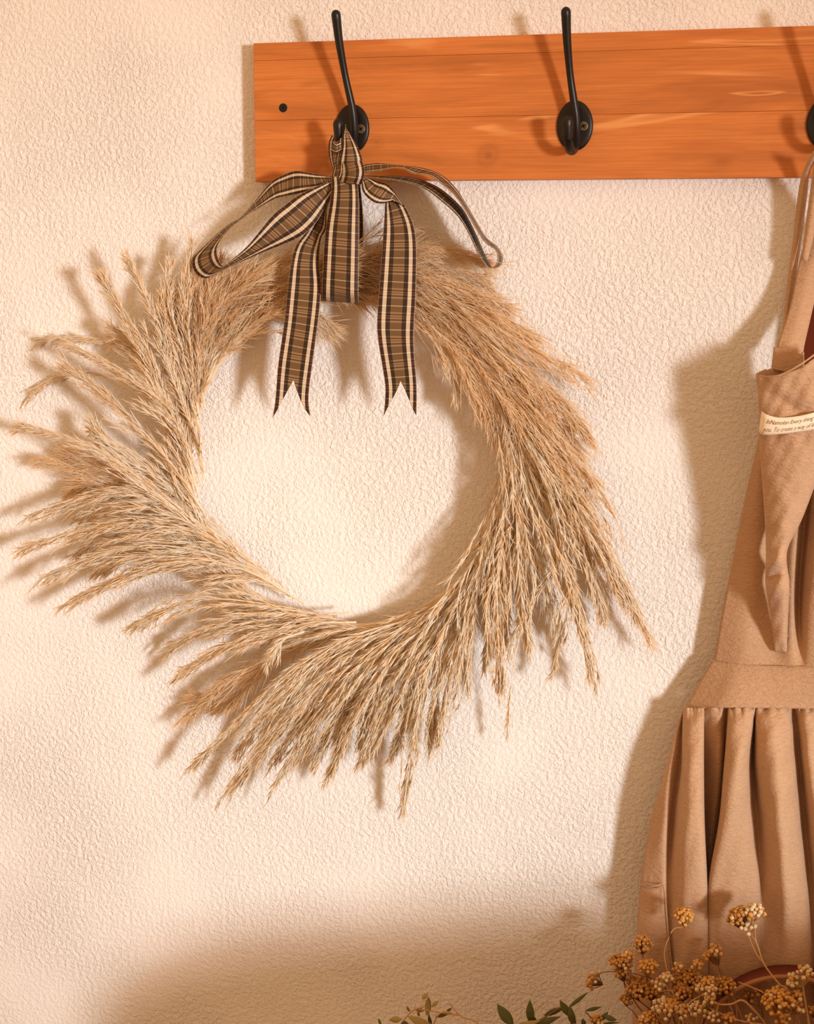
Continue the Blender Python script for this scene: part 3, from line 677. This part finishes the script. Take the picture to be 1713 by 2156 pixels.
# woven tape with two lines of script
TA = [(1603, 866, 104), (1614, 873, 110), (1640, 879, 114), (1680, 876, 117), (1720, 866, 118), (1760, 850, 112)]
TB = [(1597, 908, 96), (1606, 915, 106), (1640, 914, 112), (1680, 909, 115), (1720, 902, 116), (1760, 888, 110)]
w, uv = strip_arrays(TA, TB, 60, 5, 0, 0)
tp = link('label_tape', new_mesh('label_tape', w, grid_faces(60, 5), uv), M['tape'], apron)
m = tp.modifiers.new('thickness', 'SOLIDIFY'); m.thickness = .0006; m.offset = 0
tag(tp, 'cream woven tape printed with brown script')
def script_text(body, x0, x1, vmid, size):
    """Flat printed lettering mapped on the tape: x0..x1 along it, vmid across it."""
    cu = bpy.data.curves.new('lettering', 'FONT'); cu.body = body; cu.size = 1; cu.shear = .45; cu.resolution_u = 2; cu.space_character = .95; cu.offset = -.012
    o = bpy.data.objects.new('lettering', cu); COL.objects.link(o)
    bpy.context.view_layer.update()
    me = bpy.data.meshes.new_from_object(o.evaluated_get(bpy.context.evaluated_depsgraph_get()))
    bpy.data.objects.remove(o)
    co = np.array([v.co[:] for v in me.vertices]); wd = co[:, 0].max()
    u = x0 + co[:, 0] / wd * (x1 - x0); vv = vmid - (co[:, 1] - .3) * size
    A = cr(TA, 200); B = cr(TB, 200)
    k = np.concatenate(([0], np.cumsum(np.linalg.norm(np.diff((A + B) / 2, axis=0)[:, :2], axis=1)))); k /= k[-1]
    a = np.stack([np.interp(u, k, A[:, d]) for d in range(3)], -1); b = np.stack([np.interp(u, k, B[:, d]) for d in range(3)], -1)
    g = a * (1 - vv[:, None]) + b * vv[:, None]
    pos = P(g[:, 0], g[:, 1], g[:, 2] + .8)
    for v, q in zip(me.vertices, pos): v.co = q
    me.materials.clear(); me.materials.append(M['ink'])
    l = link('lettering', me, None, tp); return l
script_text('InNamolan Every thing can', .08, .80, .33, .36)
script_text('you. To create a way of life,', .06, .74, .74, .36)

# ------------------------------------------------------------------ dark arched band among the flowers
arch = thing('arched_handle', 'dark red-brown leather band handle arching up behind the dried flowers', 'handle', P(1665, 2330, 90))
c0 = P(1667, 2236, 106); Rr = (P(1667, 2060, 106)[2] - c0[2])
t = np.linspace(-.35, math.pi + .35, 64)
def arch_sweep(r0, r1, y0, y1, name, mat, lab=None):
    q = []
    for rr, yy in ((r0, y0), (r1, y0), (r1, y1), (r0, y1)):
        q.append(np.stack([c0[0] + rr * np.cos(t), np.full_like(t, yy), c0[2] + rr * np.sin(t)], -1))
    v = np.stack(q, 1); o = link(name, new_mesh(name, v, grid_faces(64, 4, True), smooth=False), mat, arch)
    if lab: tag(o, lab)
    return o
arch_sweep(Rr, Rr + .0035, -.082, -.1045, 'band', M['leather'])
arch_sweep(Rr - .0004, Rr + .0036, -.1045, -.1075, 'edge_binding', M['leather_edge'], 'lighter tan front edge')

# ------------------------------------------------------------------ dried flowers
def lathe(profile, n=6):
    p = np.array(profile); th = np.arange(n) * 2 * math.pi / n
    v = np.stack([p[:, 0:1] * np.cos(th), p[:, 0:1] * np.sin(th), np.repeat(p[:, 1:2], n, 1)], -1)
    return v.reshape(-1, 3), grid_faces(len(p), n, True)
bv, bf = lathe([(.15, -.9), (.75, -.65), (1.0, -.05), (.82, .5), (.95, .75), (.45, .95), (.05, .85)], 6)
BUD = {k: new_mesh('bud', bv, bf) for k in ('gold', 'ochre', 'cream')}
for k, me in BUD.items(): me.materials.append(M[k])

def flower_head(root, px, py, r, z, tone, squash=.8, lean=(0, 0), loose=False, base=None, size=1.0):
    """A corymb of round buds on fine stalks; centre and radius in photo px."""
    c = P(px, py, z); rw = r * .00049; br = .0021 * size
    up = unit(np.array((lean[0], -.35, 1.0 + lean[1])))
    a = unit(np.cross(up, (0, 1., 0))); b = np.cross(up, a)
    n = max(7, int(1.2 * (rw / br)**2 * (.6 if loose else 1.0)))
    pts = []
    for i in range(n):
        q = math.sqrt((i + .5) / n); ang = i * 2.39996 + random.uniform(-.3, .3)
        h = math.sqrt(max(0, 1 - q * q)) * squash - .25 + random.uniform(-.12, .12)
        pts.append(c + rw * (a * q * math.cos(ang) + b * q * math.sin(ang) + up * h))
    pts = np.array(pts)
    fork = np.asarray(base) if base is not None else c - up * rw * 1.35
    mid = fork * .45 + pts * .55 - up * rw * .12
    st = np.stack([np.repeat(fork[None], n, 0), mid, pts], 1)
    v, f = tube_arrays(st, np.array((.0005, .00045, .0004))[None].repeat(n, 0), 4)
    hd = link('flower_head', new_mesh('flower_head', v, f), M['stem_dark' if tone == 'ochre' else 'stem'], root)
    for p in pts:
        k = tone if random.random() < .75 else random.choice(('gold', 'ochre', 'cream') if tone != 'cream' else ('gold', 'cream'))
        o = bpy.data.objects.new('bud', BUD[k]); COL.objects.link(o); o.parent = hd
        d = Vector(unit((p - fork) + RNG.normal(0, .25 * rw, 3)))
        s = br * random.uniform(.85, 1.2)
        o.matrix_local = Matrix.Translation(Vector(p)) @ d.to_track_quat('Z', 'Y').to_matrix().to_4x4() @ Matrix.Diagonal((s, s, s * random.uniform(.95, 1.15), 1))
    return fork

FG = 'dried yellow flower sprigs at the foot of the apron'
def sprig(label, heads, stem, rad=.0008, dark=False):
    """heads: (px, py, r, z, tone, {opts}); stem: photo px path from the first head's fork downwards."""
    root = thing('dried_flower', label, 'dried flower', P(*stem[-1]), FG)
    tubes = []; forks = []
    for (px, py, r, z, tone, *o) in heads:
        forks.append(flower_head(root, px, py, r, z, tone, **(o[0] if o else {})))
    main = np.array([P(*p) for p in stem])
    tubes.append(tube(np.vstack((forks[0], main)), np.linspace(rad * .8, rad * 1.25, len(main) + 1), 26, 6))
    for fk in forks[1:]:
        k = np.argmin(np.linalg.norm(main - fk, axis=1) + (main[:, 2] > fk[2] - .006) * .05); e = main[k]
        tubes.append(tube([fk, fk * .55 + e * .45 + np.array((0, 0, -.004)), e], (rad * .7, rad * .8, rad * .9), 14, 5))
    v, f = merge(tubes); link('stem', new_mesh('stem', v, f), M['stem_dark' if dark else 'stem'], root)

LOOSE = dict(loose=True)
sprig('small golden dried flower standing clear on a thin curved stem before the apron pocket', [(1440, 1931, 21, 96, 'gold', dict(squash=1.0))], [(1416, 1958, 96), (1399, 2000, 98), (1401, 2030, 100), (1412, 2080, 102), (1440, 2240, 104)], .0006)
sprig('tallest and largest dried flower on two long stems, rising in front of the skirt', [(1558, 1932, 27, 110, 'ochre', dict(lean=(-.5, 0))), (1588, 1920, 20, 112, 'cream', dict(size=1.15)), (1576, 1955, 15, 114, 'cream', dict(size=1.2, loose=True))],
      [(1592, 1985, 114), (1608, 2030, 116), (1640, 2072, 118), (1662, 2095, 120), (1690, 2240, 122)], .0009)
sprig('ochre dried flower highest of the left clump, against the apron edge', [(1352, 1990, 20, 92, 'ochre', dict(squash=1.1))], [(1356, 2030, 92), (1366, 2080, 94), (1390, 2150, 98), (1420, 2240, 100)], .0008, True)
sprig('golden dried flower with round dense head just under the highest ochre one', [(1363, 2036, 20, 100, 'gold')], [(1374, 2064, 100), (1390, 2090, 102), (1420, 2150, 104), (1440, 2240, 106)], .0008, True)
sprig('wide brownish dried flower with bare forked stalks, upper left of the left clump', [(1306, 2028, 24, 94, 'ochre'), (1322, 2012, 14, 92, 'gold'), (1312, 2050, 17, 96, 'ochre')], [(1322, 2085, 95), (1340, 2115, 97), (1380, 2170, 100), (1410, 2240, 102)], .0007, True)
sprig('outermost ochre dried flower at the far left on a long sideways stem', [(1249, 2066, 17, 96, 'ochre', dict(lean=(-.8, -.6), squash=.9))], [(1262, 2050, 96), (1300, 2046, 97), (1350, 2054, 99), (1395, 2076, 102), (1425, 2120, 104), (1450, 2240, 106)], .0006, True)
sprig('broad shaded ochre dried flower in the middle of the left clump', [(1344, 2080, 28, 96, 'ochre'), (1372, 2088, 20, 96, 'ochre')], [(1366, 2125, 97), (1390, 2160, 99), (1420, 2240, 100)], .0008, True)
sprig('pale lit dried flower on a forked stem right of the left clump', [(1385, 2074, 15, 112, 'cream', LOOSE), (1402, 2060, 13, 112, 'cream')], [(1411, 2085, 112), (1419, 2100, 112), (1424, 2120, 112), (1440, 2240, 112)], .0008)
sprig('tiny golden dried flower directly below the end of the pocket seam', [(1429, 2038, 12, 96, 'gold')], [(1431, 2065, 96), (1438, 2110, 98), (1450, 2240, 100)], .0006)
sprig('slim golden dried flower left of the dark skirt fold', [(1469, 2036, 12, 100, 'gold', dict(squash=1.3))], [(1470, 2065, 100), (1472, 2110, 102), (1475, 2240, 104)], .0006)
sprig('grey-brown dried flower like a small umbrella with bare stalks, over the dark skirt fold', [(1505, 1999, 17, 100, 'ochre', dict(loose=True, squash=.35, base=P(1512, 2035, 102))), (1488, 2012, 11, 102, 'ochre', dict(loose=True, base=P(1512, 2035, 102)))], [(1520, 2048, 103), (1528, 2070, 104), (1530, 2120, 106), (1520, 2240, 108)], .0006, True)
sprig('low ochre dried flower at the left foot of the left clump', [(1318, 2106, 13, 98, 'ochre')], [(1332, 2130, 98), (1350, 2160, 100), (1380, 2240, 102)], .0006, True)
sprig('large cream-budded dried flower at the bottom edge below the left clump', [(1398, 2124, 27, 126, 'cream', dict(loose=True, base=P(1402, 2168, 128), size=1.15)), (1412, 2118, 16, 124, 'gold', dict(base=P(1402, 2168, 128)))], [(1403, 2180, 128), (1406, 2200, 128), (1410, 2250, 128)], .0008)
sprig('dark ochre dried flower deep in the centre of the bunch', [(1452, 2062, 26, 92, 'ochre'), (1426, 2066, 18, 90, 'ochre')], [(1458, 2105, 93), (1464, 2150, 94), (1470, 2240, 95)], .0008, True)
sprig('ochre dried flower in front of the dark central one, half in light', [(1437, 2088, 20, 104, 'ochre'), (1428, 2104, 12, 106, 'gold')], [(1442, 2122, 105), (1450, 2160, 106), (1455, 2240, 108)], .0008)
sprig('slanting golden dried flower lit along its upper side, centre of the bunch', [(1490, 2070, 15, 116, 'gold', dict(lean=(-.5, 0))), (1474, 2084, 14, 118, 'cream', LOOSE)], [(1468, 2100, 118), (1452, 2112, 118), (1440, 2135, 118), (1440, 2240, 118)], .0009)
sprig('round ochre dried flower beside the left foot of the dark arched band', [(1524, 2079, 24, 104, 'ochre', dict(squash=1.0))], [(1536, 2118, 105), (1546, 2150, 106), (1560, 2240, 108)], .0007)
sprig('upright column of cream buds left of a white branching stalk', [(1497, 2090, 12, 126, 'cream', dict(squash=1.3)), (1494, 2110, 13, 126, 'cream', dict(squash=1.2)), (1498, 2142, 16, 128, 'cream', LOOSE)], [(1512, 2114, 126), (1540, 2114, 126), (1562, 2106, 126), (1586, 2126, 126), (1612, 2158, 126), (1650, 2230, 126)], .0011)
sprig('spread of cream buds on thin forks at the bottom centre of the bunch', [(1440, 2132, 18, 126, 'cream', dict(loose=True, base=P(1470, 2170, 128))), (1470, 2124, 18, 126, 'cream', dict(loose=True, base=P(1470, 2170, 128)))], [(1474, 2185, 128), (1478, 2210, 128), (1480, 2250, 128)], .0009)
sprig('golden dried flower cut by the bottom edge under the cream-budded one', [(1366, 2148, 21, 118, 'gold')], [(1376, 2190, 118), (1384, 2210, 118), (1390, 2250, 118)], .0008)
sprig('largest golden dried flower, densely budded, inside the dark arched band', [(1640, 2110, 34, 128, 'gold', dict(squash=.9, size=1.1, lean=(-.25, 0))), (1648, 2142, 18, 132, 'gold', dict(size=1.1)), (1676, 2122, 14, 126, 'cream', dict(size=1.1)), (1680, 2096, 10, 124, 'gold')], [(1692, 2124, 126), (1700, 2150, 126), (1708, 2190, 126), (1716, 2250, 126)], .0009)
sprig('pale flat-topped dried flower with open buds, at the right edge over the dark band', [(1672, 2060, 13, 124, 'cream', dict(loose=True, base=P(1690, 2078, 126))), (1694, 2044, 18, 124, 'cream', dict(loose=True, squash=.4, base=P(1690, 2078, 126))), (1664, 2070, 8, 126, 'cream', dict(loose=True, base=P(1690, 2078, 126)))], [(1692, 2095, 126), (1697, 2125, 127), (1704, 2170, 128), (1712, 2250, 128)], .001)
sprig('dull grey-gold dried flower in shade within the left of the dark band', [(1578, 2098, 15, 96, 'ochre', LOOSE), (1596, 2086, 11, 96, 'ochre', LOOSE)], [(1600, 2122, 97), (1606, 2150, 98), (1610, 2240, 100)], .0006, True)
sprig('small golden dried flower at the bottom edge left of the largest golden one', [(1534, 2146, 14, 122, 'gold')], [(1540, 2180, 122), (1546, 2210, 122), (1550, 2250, 122)], .0007)
sprig('little cream dried flower at the bottom edge inside the dark band', [(1582, 2146, 13, 120, 'cream', LOOSE)], [(1590, 2180, 120), (1594, 2210, 120), (1600, 2250, 120)], .0007)
sprig('single ochre dried flower among the green leaves', [(1257, 2150, 14, 108, 'ochre')], [(1262, 2180, 108), (1266, 2200, 108), (1270, 2250, 108)], .0007)
sprig('brown dried bud cluster cut by the right edge of the picture', [(1711, 2130, 12, 120, 'ochre', LOOSE)], [(1716, 2165, 120), (1722, 2250, 120)], .0007)
for k, (lab, pth) in enumerate([
        ('bare slender stalk crossing the left of the dark band in front of it', [(1555, 2068, 122), (1585, 2080, 122), (1615, 2096, 122), (1660, 2140, 122), (1690, 2250, 122)]),
        ('bare upright stalk left of the dark band, nearest to it', [(1546, 2100, 100), (1550, 2130, 102), (1556, 2250, 104)]),
        ('bare leaning stalk between the round ochre flower and the dark band', [(1538, 2090, 98), (1552, 2120, 100), (1570, 2170, 102), (1590, 2250, 104)])]):
    v, f = tube([P(*p) for p in pth], np.linspace(.0006, .0009, len(pth)), 30, 6)
    tag(link('dry_stalk', new_mesh('dry_stalk', v, f), M['stem']), lab, 'stalk')

# ------------------------------------------------------------------ leafy sprigs
def leaf_mesh(base, tip, width, fold, droop):
    """Lance-shaped leaf from base to tip (world), folded along its midrib."""
    b, t = np.asarray(base), np.asarray(tip); d = t - b; L = np.linalg.norm(d); u = unit(d)
    side = unit(np.cross(u, (0, -1., .25))); nrm = np.cross(side, u)
    s = np.linspace(0, 1, 9); w = np.sin(math.pi * s**.85)**.9 * width; w[0] = width * .06; w[-1] = width * .02
    mid = b + d * s[:, None] + nrm * (np.sin(math.pi * s) * droop * L)[:, None]
    v = np.stack([mid + side * w[:, None] + nrm * (w * fold)[:, None], mid, mid - side * w[:, None] + nrm * (w * fold)[:, None]], 1)
    return new_mesh('leaf', v, grid_faces(9, 3))
GG = 'green leafy sprigs along the bottom edge'
def leafy(label, leaves, stems, mat, smat):
    root = thing('leafy_sprig', label, 'leafy sprig', P(*stems[0][-1]), GG)
    v, f = merge([tube([P(*p) for p in st], np.linspace(.0007, .0011, len(st)), 24, 6) for st in stems])
    link('stem', new_mesh('stem', v, f), smat, root)
    for (bx, by_, tx, ty, z, wd, m2) in leaves:
        o = link('leaf', leaf_mesh(P(bx, by_, z), P(tx, ty, z + random.uniform(-8, 10)), wd * .0005, random.uniform(.15, .5), random.uniform(-.1, .12)), m2 or mat, root)
        md = o.modifiers.new('thickness', 'SOLIDIFY'); md.thickness = .0004; md.offset = 0
G, O = M['green'], M['olive']
leafy('yellowish leafy sprig with curling leaves, leftmost at the bottom edge',
      [(888, 2104, 901, 2090, 108, 5, O), (898, 2138, 902, 2098, 110, 7, O), (908, 2120, 924, 2106, 108, 4, O), (845, 2146, 818, 2147, 112, 7, O), (906, 2157, 858, 2140, 116, 9, O), (916, 2141, 946, 2134, 106, 4, G), (938, 2132, 951, 2122, 104, 3, G),
       (908, 2156, 902, 2133, 104, 4, G), (860, 2156, 842, 2158, 106, 8, G), (882, 2140, 880, 2122, 106, 3, O), (862, 2130, 856, 2118, 108, 3, O), (802, 2160, 796, 2144, 108, 3, G), (892, 2128, 870, 2124, 110, 5, O)],
      [[(946, 2112, 106), (958, 2128, 106), (975, 2142, 106), (1010, 2160, 106), (1060, 2250, 106)], [(872, 2124, 110), (905, 2128, 110), (940, 2134, 108), (965, 2137, 106)], [(848, 2150, 112), (868, 2128, 112), (890, 2120, 110)], [(906, 2170, 112), (920, 2140, 112), (932, 2131, 110), (948, 2132, 108)]], O, M['stem'])
leafy('dark green leafy sprig with long pointed leaves, left of the dried flowers',
      [(1080, 2158, 1046, 2114, 112, 12, None), (1118, 2152, 1115, 2105, 114, 9, None), (1128, 2152, 1108, 2136, 112, 8, None), (1145, 2138, 1190, 2120, 108, 6, G), (1120, 2158, 1180, 2140, 118, 8, None), (1200, 2140, 1178, 2106, 112, 8, None), (1196, 2122, 1238, 2089, 110, 4, None),
       (1206, 2156, 1200, 2118, 114, 8, None), (1212, 2156, 1194, 2130, 110, 6, G), (1090, 2158, 1140, 2148, 116, 6, O)],
      [[(1196, 2122, 112), (1200, 2140, 112), (1204, 2170, 112), (1210, 2250, 112)], [(1118, 2158, 112), (1150, 2140, 110), (1180, 2122, 110), (1200, 2128, 112)]], G, M['stem_dark'])
leafy('small dark leafy sprig with flat-lying leaves around the lone ochre flower',
      [(1232, 2128, 1266, 2120, 104, 4, G), (1264, 2148, 1280, 2130, 106, 5, G), (1272, 2140, 1298, 2148, 108, 6, G), (1230, 2158, 1226, 2144, 108, 5, G), (1266, 2155, 1305, 2153, 108, 2, G)],
      [[(1262, 2142, 106), (1258, 2165, 106), (1250, 2250, 106)], [(1232, 2130, 104), (1245, 2145, 105), (1256, 2165, 106)]], G, M['stem_dark'])
